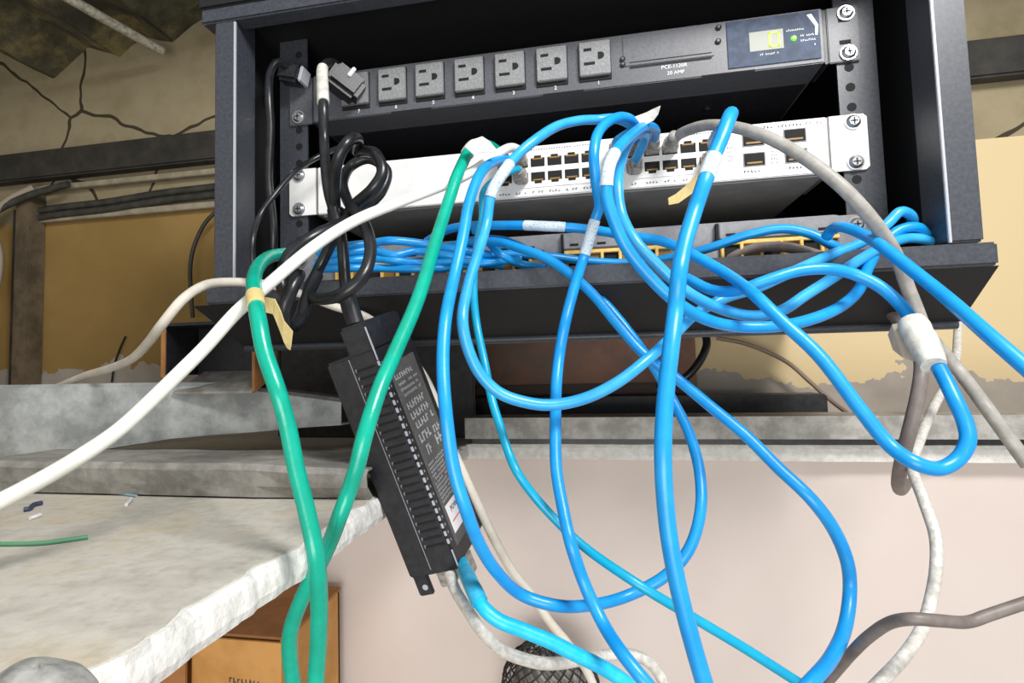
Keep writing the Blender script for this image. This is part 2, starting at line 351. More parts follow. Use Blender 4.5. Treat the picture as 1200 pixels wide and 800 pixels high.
# small open bracket under the cabinet's left corner
br = thing('corner_bracket', (-320, 20, -182), 'dark open steel bracket with a lower lip coloured as lit under the left end of the cabinet', 'bracket')
MB().box(-371, -279, 46, 49, -180, -117).obj('web', plastic, br)
MB().box(-374, -279, -2, 49, -119, -116).obj('top_flange', plastic, br)
MB().box(-376, -373, 0, 49, -166, -116).obj('end_cheek', plastic, br)
MB().box(-376.5, -372.5, -2, 0, -168, -116).obj('cheek_edge', cardd, br)
MB().prism([(44, -163), (-4, -182), (-4, -184), (46, -166)], 'x', -362, -279).obj('lower_lip', galvd, br)  # paler metal paints the light falling on the lip
MB().prism([(0, -120), (40, -120), (40, -166), (0, -184)], 'x', -281, -278).obj('end_cheek', cardd, br)

# =================================================================== RACK CABINET
cab = thing('rack_cabinet', (0, 120, -108), 'charcoal steel wall rack cabinet with open front', 'cabinet')
for s_ in (-1, 1):
    MB().box(min(s_ * 260, s_ * 280), max(s_ * 260, s_ * 280), -60, -28, -92, 150, 1.5).obj('front_post', paint, cab)
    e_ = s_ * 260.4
    MB().box(e_ - .9, e_ + .9, -60.6, -58.5, -92, 135, .3).obj('post_edge_glint', edgem, cab)  # pale strip painting a highlight down the post's inner edge
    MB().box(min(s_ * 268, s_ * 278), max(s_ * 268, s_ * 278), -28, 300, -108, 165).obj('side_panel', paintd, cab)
    # mounting rail: flange with holes + return
    r = MB(); x0, x1 = (224, 252) if s_ > 0 else (-252, -224)
    r.box(x0, x1, .2, 2.4, -95, 150); xr = 252 if s_ > 0 else -252
    r.box(min(xr, xr - s_ * 2.2), max(xr, xr - s_ * 2.2), 2.4, 34, -95, 150)
    rail = r.obj('mounting_rail', paint, cab)
    hz = []
    for u in range(-3, 4):
        hz += [u * 44.45 - 15.875, u * 44.45, u * 44.45 + 15.875]
    for z in hz:
        if -90 < z < 140 and not (-24 < z < 24) and not (64 < z < 112):
            MB().cyl((s_ * 232.5, -.1, z), (s_ * 232.5, .4, z), 3.4, n=14, mi=0, smooth=False).obj('rail_hole', voidm, rail)
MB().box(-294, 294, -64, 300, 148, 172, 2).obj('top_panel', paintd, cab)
MB().box(-292, 292, -62, -44, 136, 150, 1.5).obj('top_rail', paint, cab)
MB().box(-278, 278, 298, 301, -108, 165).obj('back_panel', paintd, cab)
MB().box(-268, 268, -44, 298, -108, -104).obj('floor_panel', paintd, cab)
MB().box(-282, 600, -62, -44, -108, -93, 1.5).obj('front_lip', paint, cab) if False else MB().box(-286, 286, -62, -44, -108, -93, 1.5).obj('front_lip', paint, cab)
m = MB(); sk = [(-298, -108.5, -61), (286, -108.5, -61), (286, -141, -16), (-280, -141, -16)]
m.add([(a, c, b) for a, b, c in sk] + [(a, c + 3, b) for a, b, c in sk], [[0, 1, 2, 3], [4, 5, 6, 7], [0, 1, 5, 4], [1, 2, 6, 5], [2, 3, 7, 6], [3, 0, 4, 7]])
m.obj('front_skirt', mat('skirt_shade', '#101012', .65, var='#161618', vs=300), cab)  # near-black colour paints the shade beneath the lip
MB().cyl((-278, -14, -143), (284, -14, -143), 3.5, n=10).obj('skirt_rod', paint, cab)

def screw(x, y, z, parent, r=5.2, name='screw'):
    m = MB(); m.cyl((x, y, z), (x, y - 1.2, z), r * 1.18, n=20); m.cyl((x, y - 1.2, z), (x, y - 3.2, z), r, r * .62, n=20)
    s_ = m.obj(name, steel, parent)
    m = MB(); m.box(x - r * .5, x + r * .5, y - 3.5, y - 3.1, z - .55, z + .55); m.box(x - .55, x + .55, y - 3.5, y - 3.1, z - r * .5, z + r * .5); m.obj('cross_slot', printd, s_)
    return s_
def glyphs(x, y, z, w_, h_, m_, parent, name='print', n=None, M=None, gap=.35):
    m = MB(); k = n or max(2, int(w_ / (h_ * .8))); st = w_ / k
    for i in range(k):
        if random.random() < .12: continue
        hh = h_ * random.uniform(.6, 1); xx = x + i * st
        a = random.choice((0, 1, 2))
        m.box(xx, xx + st * .28, y - .15, y, z, z + hh)
        if a == 0: m.box(xx + st * .28, xx + st * (1 - gap), y - .15, y, z + hh * .75, z + hh)
        if a == 1: m.box(xx + st * .28, xx + st * (1 - gap), y - .15, y, z, z + hh * .25)
        if a == 2: m.box(xx + st * .28, xx + st * (1 - gap), y - .15, y, z + hh * .4, z + hh * .62)
    return m.obj(name, m_, parent)

# =================================================================== POWER DISTRIBUTION UNIT
pdu = thing('power_strip_unit', (0, 80, 64), 'black rack power unit with a row of outlets and small display above the switch', 'power strip')
Z0, Z1 = 64.5, 108.5
MB().box(-216, 214.5, -4, 190, Z0, Z1, .8).obj('housing', pdum, pdu)
MB().box(-214, 212, 30, 188, Z0 - .6, Z0 - .05).obj('bottom_cover', plastic, pdu)
for s_ in (-1, 1):
    x0, x1 = (218, 240) if s_ > 0 else (-241, -218)
    MB().box(x0, x1, -2.4, 0, Z0 - .5, Z1, .6).obj('ear', pdum, pdu)
    MB().box(min(s_ * 215.5, s_ * 218.5), max(s_ * 215.5, s_ * 218.5), -1, 30, Z0, Z1).obj('ear_fold', plastic, pdu)
    for z in ((70.6, 102.5) if s_ > 0 else (71.5,)): screw(s_ * 231.5, -2.5, z, pdu)
    if s_ > 0:
        for z in (78, 96): MB().box(226, 234, -2.7, -2.3, z, z + 3.2).obj('slot', voidm, pdu)
outlet_src = None
for i, x in enumerate((40, 4.2, -31.6, -67.4, -103.2, -138, -173.5, -203)):
    if i == 7: continue
    o_ = MB().box(x - 12.6, x + 12.6, -8.5, -4, 75, 104, .6).obj('outlet', tilem, pdu)
    MB().box(x - 13.3, x + 13.3, -5, -3.9, 71.6, 104.6, .2).obj('outlet_frame_shade', voidm, o_)  # dark backing painting the tile's shadow, widest below it
    for dz, L in ((7, 6.5), (-5, 9)): MB().box(x - 9, x - 9 + L, -8.8, -8.3, 90 + dz - 1.2, 90 + dz + 1.2).obj('blade_slot', voidm, o_)
    MB().prism([(x + 4.5 + 3.2 * math.cos(a), 91 + 3.0 * math.sin(a)) for a in [math.pi * k / 8 - math.pi / 2 for k in range(9)]] + [(x + 2.6, 94), (x + 2.6, 88)], 'y', -8.8, -8.3).obj('ground_hole', voidm, o_)
    text(str(i + 1), 4.6, facing_front(x + 2.5, -4.2, 69.6), 'outlet_number', printw, pdu)
cv = MB().box(63, 134, -4.9, -3.9, 80.5, 104.5, .4).obj('cover_plate', pdum, pdu)
for z in (79.2, 83.2): MB().box(68, 132, -5.1, -4.7, z - .35, z + .35).obj('cover_groove', voidm, cv)
for x, z in ((62.6, 87), (62.6, 82.5), (138.3, 103.5), (137.5, 92)):
    s_ = MB().cyl((x, -4, z), (x, -5.2, z), 2.3, n=12).obj('cover_screw', voidm, pdu); MB().cyl((x, -5.2, z + .5), (x, -5.5, z + .5), 1.1, n=10).obj('screw_socket', pdum, s_)
text('PCE-1120R', 4.4, facing_front(103, -4.2, 76), 'model_print', printw, pdu); text('20 AMP', 4.2, facing_front(104, -4.2, 70.6), 'rating_print', printw, pdu)
dp = MB().box(144, 212, -4.9, -3.9, 68, 107, .4).obj('display_panel', lcdb, pdu)
MB().box(160.5, 185.5, -5.3, -4.8, 79.5, 95.5, .15).obj('display_window', lcd, dp)
m = MB()
for a in ((174.6, 176, 81.5, 93.5), (181.3, 182.7, 81.5, 93.5), (174.6, 182.7, 92.2, 93.6), (174.6, 182.7, 81.4, 82.8)): m.box(a[0], a[1], -5.6, -5.25, a[2], a[3])
m.obj('display_digit', lcdd, dp)
MB().cyl((193, -4.9, 86.5), (193, -6.4, 86.5), 2.1, 1.4, n=14).obj('status_lamp', ledm, dp)
for x, z, wd in ((188, 92.5, 13), (198, 87.2, 10), (198, 83.2, 11), (168, 75.8, 14), (206, 79, 3)): glyphs(x, -4.9, z, wd, 1.6, printw, dp)
MB().prism([(203, 104), (206.5, 104.5), (211, 95), (210, 87), (208.4, 87), (208.6, 94.5)], 'y', -5.1, -4.8).obj('scratch', printw, dp)
MB().cyl((139, 60, Z0 - .7), (139, 60, Z0 - 2.4), 3, n=12).obj('bottom_screw', plastic, pdu)
for x0, x1 in ((-140, -103), (-4, 30), (124, 164)):
    MB().box(x0, x1, -4.3, -3.6, Z0 + .1, Z0 + 1.1).obj('edge_slot', voidm, pdu)

# =================================================================== NETWORK SWITCH
sw = thing('network_switch', (0, 80, -22), 'white rack network switch with two rows of ports, below the power unit', 'switch')
MB().box(-213, 213.5, -2, 2, -22, 22, .8).obj('front_panel', wpaint, sw)
MB().box(-213, 213, 2, 175, -22, 22, .5).obj('chassis', switchgrey, sw)
MB().box(-210, 211, 4, 172, -22.7, -22.05).obj('bottom_cover', mat('lit_cover_grey', '#a9a7a4', .45, metal=.2, var='#b6b4b1', vs=60), sw)  # lighter grey sheet paints light reflected onto the underside
for s_ in (-1, 1):
    x0, x1 = (215, 241.3) if s_ > 0 else (-241.3, -215)
    c = 2.5
    pl = [(x0, -21.8), (x1 - (c if s_ > 0 else 0), -21.8), (x1, -21.8 + c), (x1, 21.8 - c), (x1 - c, 21.8), (x0, 21.8)] if s_ > 0 else [(x0 + c, -21.8), (x1, -21.8), (x1, 21.8), (x0 + c, 21.8), (x0, 21.8 - c), (x0, -21.8 + c)]
    MB().prism(pl, 'y', -2.2, 0).obj('ear', wpaint, sw)
    MB().box(min(s_ * 213.5, s_ * 215.5), max(s_ * 213.5, s_ * 215.5), -1.2, 60, -21.8, 21.8).obj('ear_fold', switchgrey, sw)
    for z in (-15.9, 15.9): screw(s_ * 231.5, -2.2, z, sw)
COLS = [-39, -24.8, -10.6, 3.6, 17.8, 32, 54, 68.2, 82.4, 96.6, 110.8, 125]
ROWS = (8.6, -6.2)
for bx0, bx1 in ((-47, 40), (46, 133)):
    MB().box(bx0, bx1, -2.6, -1.9, -14.4, 16.6, .3).obj('port_bezel', wpaint, sw)
for x in COLS:
    for z in ROWS:
        p_ = MB().prism([(x - 5.9, z - 5), (x + 5.9, z - 5), (x + 5.9, z + 2.6), (x + 3, z + 2.6), (x + 3, z + 4.6), (x - 3, z + 4.6), (x - 3, z + 2.6), (x - 5.9, z + 2.6)] if z > 0 else [(x - 5.9, z + 5), (x + 5.9, z + 5), (x + 5.9, z - 2.6), (x + 3, z - 2.6), (x + 3, z - 4.6), (x - 3, z - 4.6), (x - 3, z - 2.6), (x - 5.9, z - 2.6)], 'y', -2.9, -2.5).obj('port', voidm, sw)
        MB().box(x - 4.4, x + 4.4, -3.05, -2.85, z + (1.2 if z > 0 else -2.2), z + (2.4 if z > 0 else -1.0)).obj('contacts', goldm, p_)
    glyphs(x - 5, -2.1, -19, 10, 1.8, printd, sw, n=4)
for x in (160, 190.3):
    for z in (9.6, -6.6):
        p_ = MB().box(x - 7.4, x + 7.4, -2.9, -1.9, z - 4.8, z + 4.8, .3).obj('uplink_port', voidm, sw)
        MB().box(x - 5.5, x + 5.5, -3.05, -2.8, z - 3.6, z - 2.2).obj('contacts', goldm, p_)
        MB().box(x - 8.2, x + 8.2, -2.5, -1.9, z - 5.6, z + 5.6, .2).obj('port_frame', switchgrey, p_)
    glyphs(x - 8, -2.1, -16.8, 13, 2, printd, sw, n=5)
for k in range(6): glyphs(140.5, -2.1, 11.5 - k * 3.6, 5, 1.3, printr if k < 2 else printd, sw, n=3)
for k in range(5): glyphs(172.5, -2.1, 1 - k * 3, 5, 1.2, printd, sw, n=3)
glyphs(155, -2.1, 17.2, 42, 2.2, printd, sw, n=16); glyphs(198.5, -2.1, 17, 13, 2.6, printr, sw, n=5)
for x0 in (-40, 55): glyphs(x0, -2.1, 18, 78, 1.2, printd, sw, n=36)

# =================================================================== PATCH PANEL
pp = thing('patch_panel', (0, 30, -99), 'grey patch panel with yellow jacks behind the blue cables at the cabinet bottom', 'patch panel')
MB().box(-216, 216, -2, 14, -99, -55, 1).obj('panel_body', panelgrey, pp)
for s_ in (-1, 1):
    x0, x1 = (215, 240) if s_ > 0 else (-240, -215)
    MB().box(x0, x1, -2, 0, -99, -56, .6).obj('ear', panelgrey, pp); screw(s_ * 229, -2.2, -64, pp)
MB().box(-214, 214, 14, 60, -98, -56).obj('panel_back', paintd, pp)
for bx in (-196, -93, 9, 130):
    W_ = 86
    mo = MB().box(bx, bx + W_, -7, -1, -70, -56.5, .8).obj('jack_module', panelgrey, pp)
    for k in range(4): MB().box(bx + 5 + k * 22, bx + 12 + k * 22, -7.3, -6.8, -67.5, -65.5).obj('module_slot', voidm, mo)
    MB().box(bx - 2.2, bx, -7, -1, -72, -57).obj('module_gap', voidm, mo)
    j_ = MB().box(bx, bx + W_, -5.5, -1, -74, -70.5, .5).obj('jack_strip', yellow, pp)
    for k in range(6):
        MB().box(bx + 1 + k * 14.3, bx + 3.4 + k * 14.3, -6, -1, -92, -72, .4).obj('jack_rib', yellow, j_)
        MB().box(bx + 3.6 + k * 14.3, bx + 15 + k * 14.3, -2.6, -1, -88, -74).obj('jack_opening', goldm if k % 2 else voidm, j_)
    MB().box(bx, bx + W_, -5.5, -1, -96, -90, .5).obj('jack_base', yellow, pp)

# =================================================================== CABLES
def path_of(pts, D): return [atd(x, y, F * D / w_) for x, y, w_ in pts]
def cable(name, pts, D, m_, label, cat='cable', port=None, group=None, wraps=(), sub=7, pre=None, sides=12):
    P = path_of(pts, D)
    if port is not None:
        X, Z = COLS[port[0]], ROWS[port[1]]
        P = [Vector((X, -16, Z)), Vector((X, -30, Z))] + P
    if pre: P = [Vector(p) for p in pre] + P
    sp = spline(P, sub); r = D / 2
    o = MB().tube(sp, r, sides).obj(name, m_); tag(o, label, cat, group)
    if port is not None:
        s_ = -1 if port[1] else 1
        m = MB(); m.box(X - 5.6, X + 5.6, -17, -1.5, Z - 4.2, Z + 4.2, .8); m.box(X - 2.6, X + 2.6, -21, -4, Z + s_ * 4.2 - .8, Z + s_ * 4.2 + 1.6, .4)
        m.obj('plug', clearp, o)
        bt = [Vector((X, -16, Z)), Vector((X, -22, Z)), Vector((X, -28, Z))]; MB().tube(bt, [5.2, 4.8, 4.0], 12).obj('plug_boot', clearp, o)
    for (a, b, mm_, k, nm) in wraps:
        i0, i1 = sorted((near(sp, a), near(sp, b))); i1 = max(i1, i0 + 2)
        seg = sp[i0:i1 + 1]
        MB().tube(seg, [r * k * random.uniform(.98, 1.03) for _ in seg], 14).obj(nm, mm_, o)
    return o
LW = 'cable_label'
cable('blue_network_cable', [(592, 187, 11), (580, 189, 11.5), (562, 205, 12.5), (550, 237, 13), (542, 280, 13.5), (532, 325, 14), (522, 375, 15), (519, 425, 15.5), (523, 487, 16), (532, 550, 16), (545, 594, 16), (562, 638, 15.5), (583, 671, 15), (612, 697, 14.5), (650, 709, 14.5), (691, 709, 14), (735, 698, 13.5), (779, 675, 13.5), (807, 644, 13.5), (821, 597, 13.3), (819, 548, 12.8), (806, 504, 12.2), (789, 470, 11.8), (770, 436, 11.6), (738, 390, 11.3), (700, 346, 11), (660, 315, 10.8), (620, 294, 10.6), (590, 282, 10.4), (560, 281, 10.2), (530, 288, 10), (500, 296, 9.9)], 7, blue,
      'blue cable making the long left loop beside the black adapter and round the bottom', port=(0, 0))
cable('blue_network_cable', [(742, 150, 10.8), (722, 139, 11), (700, 140, 11), (680, 141, 11.2), (655, 147, 11.5), (630, 162, 12), (608, 180, 12.2), (590, 202, 12.5), (576, 226, 12.5), (570, 262, 12.5), (559, 300, 13), (548, 337, 13.5), (542, 375, 14), (548, 407, 14), (562, 437, 14), (585, 460, 14), (620, 472, 14), (650, 474, 14), (687, 466, 14), (725, 447, 14), (762, 418, 13.8), (790, 392, 13.2), (815, 368, 12.8), (850, 349, 12.6), (885, 338, 12.5), (925, 320, 12.4), (970, 300, 12.2), (1010, 284, 12.1), (1040, 262, 12), (1055, 248, 12), (1069, 255, 11.8), (1067, 272, 11.5)], 7, blue2,
      'pale blue cable arching over the left ports, then making the U-shaped loop under the cabinet', port=(6, 0), wraps=[((597, 191), (568, 228), labelm, 1.12, LW)])
cable('teal_network_cable', [(568, 222, 8.2), (565, 255, 8.4), (558, 292, 8.8), (555, 340, 9.2), (559, 382, 9.6), (568, 425, 9.8), (577, 470, 10.2), (588, 505, 10.4), (597, 533, 10.6), (606, 553, 10.8), (626, 581, 10.8), (654, 612, 10.9), (685, 641, 11.2), (747, 684, 12), (810, 722, 12), (872, 759, 12), (932, 797, 12), (985, 830, 12)], 5.5, teal,
      'thin teal cable falling diagonally to the bottom right', port=(1, 1))
cable('blue_network_cable', [(500, 303, 9.9), (540, 288, 10.1), (577, 283, 10.5), (610, 291, 11), (645, 305, 11.5), (690, 340, 12), (724, 380, 12.4), (754, 414, 12.7), (795, 445, 13), (835, 478, 13.5), (875, 511, 14), (912, 548, 14.5), (950, 584, 15), (978, 622, 15), (993, 659, 15), (996, 690, 15), (991, 731, 15.5), (975, 769, 16.5), (950, 799, 17.5), (920, 830, 18)], 7, blue,
      'blue cable running diagonally from the patch panel and curving round the lower right')
cable('blue_network_cable', [(752, 156, 10.8), (744, 144, 11.2), (730, 137, 11.6), (712, 143, 12), (700, 158, 12.3), (696, 182, 12.5), (698, 212, 12.4), (702, 242, 12.1), (697, 258, 12), (690, 282, 12), (683, 305, 12), (674, 333, 12.5), (663, 375, 13), (656, 412, 13), (652, 450, 13.3), (651, 495, 13.5), (652, 550, 14), (660, 597, 14.5), (669, 637, 15), (685, 684, 15), (707, 731, 15.5), (732, 769, 16.5), (760, 803, 17), (790, 835, 17)], 7, blue,
      'blue cable hanging straight down left of centre through the U-shaped loop', port=(7, 0), wraps=[((697, 258), (685, 297), labelm, 1.1, LW), ((706, 150), (699, 205), labelm, 1.0, 'print_marks')][:1])
cable('blue_network_cable', [(768, 153, 11), (756, 148, 12), (738, 160, 13), (720, 180, 14), (712, 202, 14.5), (711, 230, 14.5), (718, 255, 14.5), (734, 290, 14.5), (759, 322, 14.5), (790, 352, 14.5), (825, 373, 14.3), (860, 382, 14), (900, 383, 14), (940, 377, 13.8), (980, 362, 13.5), (1006, 340, 13), (1018, 312, 12.5), (1036, 283, 12), (1055, 269, 12), (1074, 266, 12), (1088, 277, 11.8)], 7, blue,
      'blue cable forming the outer lowest turn of the coil at the right', port=(8, 0), wraps=[((722, 180), (711, 216), labelm, 1.1, LW)])
cable('blue_network_cable', [(757, 158, 11.2), (742, 160, 11.7), (730, 182, 12.2), (724, 215, 12.8), (728, 250, 13), (745, 283, 13.4), (770, 310, 13.5), (800, 338, 13.5), (840, 360, 13.4), (880, 370, 13.3), (915, 364, 13.2), (945, 345, 13), (975, 326, 12.8), (1010, 303, 12.5), (1040, 287, 12.2), (1065, 279, 12), (1085, 281, 12), (1103, 292, 11.8)], 7, blue2,
      'pale blue cable forming the inner turn of the coil at the right', port=(7, 1))
cable('blue_network_cable', [(500, 283, 9.8), (522, 270, 10), (545, 265, 10.2), (580, 264, 10.5), (615, 264, 10.8), (640, 265, 11), (662, 266, 11), (700, 270, 11.2), (740, 277, 11.6), (777, 283, 12), (815, 300, 12.6), (850, 320, 13.2), (885, 346, 14.6), (915, 375, 15.2), (960, 417, 15.8), (1010, 482, 16.5), (1045, 524, 17), (1072, 542, 17.5), (1100, 549, 17.5), (1122, 538, 17.5), (1134, 517, 17.5), (1131, 495, 17.3), (1119, 468, 17), (1104, 437, 16.5), (1085, 405, 15.8), (1070, 378, 15), (1055, 357, 14.5), (1030, 335, 14.2), (1000, 321, 14), (970, 315, 14), (937, 317, 13.9), (900, 328, 13.8), (865, 340, 13.6), (835, 340, 13), (805, 326, 12.5)], 7, blue,
      'blue cable with the sharp hairpin loop at the right, taped to a grey cable', wraps=[((615, 264), (661, 266), labelm, 1.1, LW)])
cable('blue_network_cable', [(500, 306, 9.8), (560, 300, 9.9), (600, 298, 9.9), (640, 300, 10), (690, 306, 10), (735, 308, 10.1), (780, 303, 10.3), (830, 291, 10.6), (877, 275, 10.9), (918, 268, 11.1), (950, 274, 11.3), (975, 287, 11.5), (1000, 298, 11.8), (1030, 308, 12)], 7, blue,
      'blue cable running along the front of the patch panel above the lip')
cable('blue_network_cable', [(968, 278, 12), (976, 268, 12.2), (988, 266, 12.6), (1012, 275, 13.2), (1037, 291, 14.1), (1075, 321, 15), (1112, 351, 16), (1157, 391, 17.5), (1220, 446, 19)], 7, blue,
      'blue cable crossing over the coil and leaving at the right edge')
cable('blue_network_cable', [(835, 166, 11.5), (849, 148, 14), (857, 133, 16.2), (854, 139, 17), (847, 158, 17.3), (835, 187, 17.5), (826, 212, 18), (815, 244, 18), (803, 284, 18.5), (796, 318, 19), (792, 360, 19), (787, 402, 19.5), (780, 465, 20), (777, 535, 20.5), (782, 612, 20.5), (791, 669, 20.5), (804, 725, 20.5), (824, 796, 20.5), (838, 840, 20.5)], 7, blue,
      'thick-looking blue cable nearest the camera hanging straight down right of centre', port=(11, 1), wraps=[((836, 184), (827, 208), labelm, 1.1, LW)])
for pts, lb in (([(372, 296), (410, 288), (436, 285), (457, 282), (499, 286), (540, 293), (575, 299)], 'top blue cable of the bundle in the tray behind the green cable'),
                ([(374, 302), (410, 296), (436, 293), (461, 299), (488, 294), (530, 300), (570, 307)], 'second blue cable from the top of the bundle in the tray'),
                ([(370, 309), (410, 305), (438, 303), (461, 305), (492, 308), (540, 306), (590, 311)], 'third blue cable from the top of the bundle in the tray'),
                ([(368, 315), (410, 314), (436, 314), (492, 315), (530, 313), (570, 308), (610, 303)], 'lowest blue cable of the bundle in the tray resting on the lip'),
                ([(556, 270), (566, 275), (576, 287), (588, 299), (609, 309), (640, 314)], 'short blue cable dipping behind the lip near the centre')):
    cable('blue_network_cable', [(x, y, 9.7 + (.12 if i % 2 else 0)) for i, (x, y) in enumerate(pts)], 6.6, blue, lb, group='blue cables in the tray bundle')
cable('grey_network_cable', [(784, 170, 11.6), (797, 157, 12.2), (827, 147, 13), (860, 149, 13.8), (895, 159, 14.5), (927, 175, 15), (960, 197, 15.6), (990, 222, 16), (1016, 250, 16), (1040, 282, 15.6), (1053, 306, 15.2), (1062, 332, 15), (1073, 360, 15), (1083, 385, 15), (1098, 404, 14.5), (1120, 430, 14.5), (1140, 456, 15), (1157, 479, 15.5), (1205, 545, 16)], 8, grey,
      'grey cable arching out of the switch and down to the right edge', port=(9, 0))
cable('grey_network_cable', [(838, 316, 11.6), (852, 305, 11.8), (880, 292, 12), (915, 289, 12.3), (952, 297, 12.6), (980, 308, 12.8), (1015, 340, 13), (1037, 360, 13), (1056, 380, 13.4), (1074, 408, 14.6), (1080, 432, 15.8), (1076, 462, 16), (1067, 500, 16), (1058, 535, 15.6), (1053, 562, 14.8), (1055, 574, 13.5), (1062, 566, 12.5)], 8, dgrey,
      'dark grey cable from the patch panel hanging behind the taped hairpin loop')
cable('pale_grey_cable', [(1123, 368, 8), (1122, 395, 8.5), (1120, 420, 9), (1110, 448, 9.5), (1095, 475, 10), (1078, 515, 11), (1069, 546, 11.6), (1083, 588, 12.5), (1096, 628, 13), (1097, 666, 13.4), (1091, 702, 13.5), (1080, 737, 14), (1059, 769, 14.5), (1030, 800, 15), (1000, 830, 15)], 6, pgrey,
      'speckled pale grey cable bowing down the lower right over the pink wall')
cable('dark_grey_cable', [(1220, 700, 14), (1157, 721, 14), (1137, 728, 14), (1100, 727, 14.6), (1069, 725, 14.6), (1044, 729, 14), (1019, 745, 13.3), (1000, 763, 12.6), (981, 785, 11.8), (955, 815, 11.5)], 5.5, dgrey,
      'dark grey cable entering from the right edge near the bottom')
cable('white_cable', [(608, 176, 10.3), (598, 173, 10.8), (582, 181, 11.3), (550, 203, 12), (520, 217, 12.3), (465, 238, 12.8), (415, 259, 13.3), (365, 291, 14.2), (315, 333, 15), (277, 366, 16), (240, 407, 16.5), (212, 435, 17), (175, 471, 17.5), (140, 503, 18), (100, 531, 19), (62, 554, 19.5), (22, 576, 20), (-40, 607, 21)], 7, white,
      'long white cable sweeping from the switch down to the lower left edge', port=(1, 0))
cable('beige_cable', [(68, 453, 8), (100, 440, 8.5), (130, 431, 9.2), (155, 420, 10), (174, 401, 11), (190, 380, 12), (212, 353, 12), (232, 338, 11.5), (255, 331, 10.8), (292, 331, 10.3), (328, 336, 10.2), (360, 347, 10.2), (390, 358, 10.2), (430, 372, 10.2), (452, 390, 10.3), (477, 415, 10.5), (497, 442, 10.8), (512, 475, 11), (525, 515, 11.2), (540, 548, 11.3), (557, 585, 11.3), (580, 633, 11.2), (600, 668, 11), (619, 692, 10.8), (644, 728, 10.5), (668, 757, 10.3), (690, 790, 10), (705, 830, 10)], 7, beige,
      'beige cable rising from the lower left, passing under the cabinet and behind the adapter')
grA = cable('green_network_cable', [(590, 182, 11.6), (574, 171, 12.2), (562, 169, 12.7), (555, 171, 13.1), (549, 178, 13.4), (542, 192, 13.8), (535, 208, 14.2), (525, 238, 14.6), (510, 285, 15.5), (490, 350, 17), (463, 413, 18.4), (445, 455, 19.4), (428, 508, 20.2), (418, 548, 20.2), (408, 578, 20), (398, 605, 20), (387, 634, 19.6), (372, 666, 19.4), (353, 703, 19), (340, 742, 18.6), (340, 775, 18.3), (346, 815, 18)], 8, green,
      'green cable from the switch crossing the face of the black adapter', wraps=[((556, 173), (549, 180), tapew, 1.2, 'tape_wrap')])
grB = cable('green_network_cable', [(362, 292, 13), (345, 296, 13.5), (322, 299, 14.5), (306, 308, 16), (298, 325, 17.5), (299, 350, 19), (303, 375, 20), (310, 412, 20.5), (325, 457, 21), (336, 495, 21), (348, 553, 21.2), (359, 597, 21.4), (370, 650, 21.6), (374, 706, 21), (373, 753, 20.4), (370, 800, 20), (368, 840, 20)], 8, green,
      'green cable taped to the white cable and hanging left of the adapter', wraps=[((299, 346), (301, 361), mask, 1.12, 'tape_wrap')])
cable('cyan_network_cable', [(539, 652, 13.7), (548, 675, 15.6), (556, 692, 16.8), (566, 711, 17.3), (583, 726, 17.5), (612, 738, 17.5), (644, 751, 17.5), (672, 765, 17.5), (710, 784, 17.5), (738, 803, 17.5), (770, 830, 17)], 8, cyan,
      'bright cyan cable plugged into the bottom of the black adapter', wraps=[((545, 667), (562, 704), mat('cyan_boot', '#37b3dd', .4, var='#2aa0cc', vs=150), 1.18, 'plug_boot')])
cable('grey_network_cable', [(527, 674, 13), (534, 692, 13.5), (547, 713, 14), (566, 741, 14.5), (591, 763, 14.5), (625, 775, 14.5), (654, 777, 14), (685, 772, 13.5), (707, 768, 13), (735, 766, 13), (758, 774, 13), (774, 792, 13), (780, 815, 13)], 7, pgrey,
      'grey cable plugged into the adapter beside the cyan one, curling along the bottom')
cable('black_power_cord', [(356, 87, 8.8), (340, 80, 9), (326, 73, 9.2), (318, 82, 9.3), (315, 112, 9.5), (317, 150, 9.5), (315, 195, 9.5), (315, 212, 9.5), (319, 250, 9.5), (321, 275, 9.5), (320, 305, 9.4)], 7, black,
      'black power cord hanging straight down inside the left of the cabinet', cat='power cord')
k2 = cable('black_power_cord', [(404, 88, 10.2), (390, 74, 10.6), (379, 78, 11), (378, 100, 11.5), (379, 125, 12), (380, 165, 12), (382, 200, 12.5), (386, 228, 13), (393, 252, 13.3), (400, 278, 13.5), (403, 310, 13.8), (405, 335, 14), (409, 355, 14.3), (417, 380, 14.4)], 8, black,
      'black power cord with a white tag running down to the adapter', cat='power cord', wraps=[((378, 79), (378, 122), tapew, 1.2, 'white_tag'), ((407, 347), (417, 380), plastic, 1.45, 'strain_relief')])
cable('black_power_cord', [(394, 256, 13), (392, 218, 13.5), (397, 184, 14), (407, 167, 14), (419, 163, 13.4), (419, 178, 12.6), (428, 177, 13), (442, 183, 13.8), (448, 202, 14), (437, 221, 14), (416, 240, 13.6), (400, 262, 13), (386, 290, 13), (372, 318, 13.2), (361, 342, 14), (375, 350, 15), (400, 345, 15.4), (424, 325, 15.4), (434, 297, 15), (430, 270, 14.5), (418, 250, 14), (406, 232, 13), (402, 212, 12.5), (412, 194, 12.2), (432, 186, 12.2), (453, 200, 12.3), (447, 224, 12.5), (426, 244, 13), (396, 264, 14.2), (366, 278, 14.8), (338, 300, 15), (330, 330, 15), (335, 345, 15.2), (350, 322, 15.8), (342, 338, 16.2), (333, 365, 16.2), (338, 384, 15.8), (351, 374, 15.2), (359, 350, 14.6), (372, 322, 14)], 8, black,
      'tangled coil of black power cord tied in loops over the left end of the switch', cat='power cord', wraps=[((394, 246), (396, 258), plastic, 1.5, 'cable_tie')])
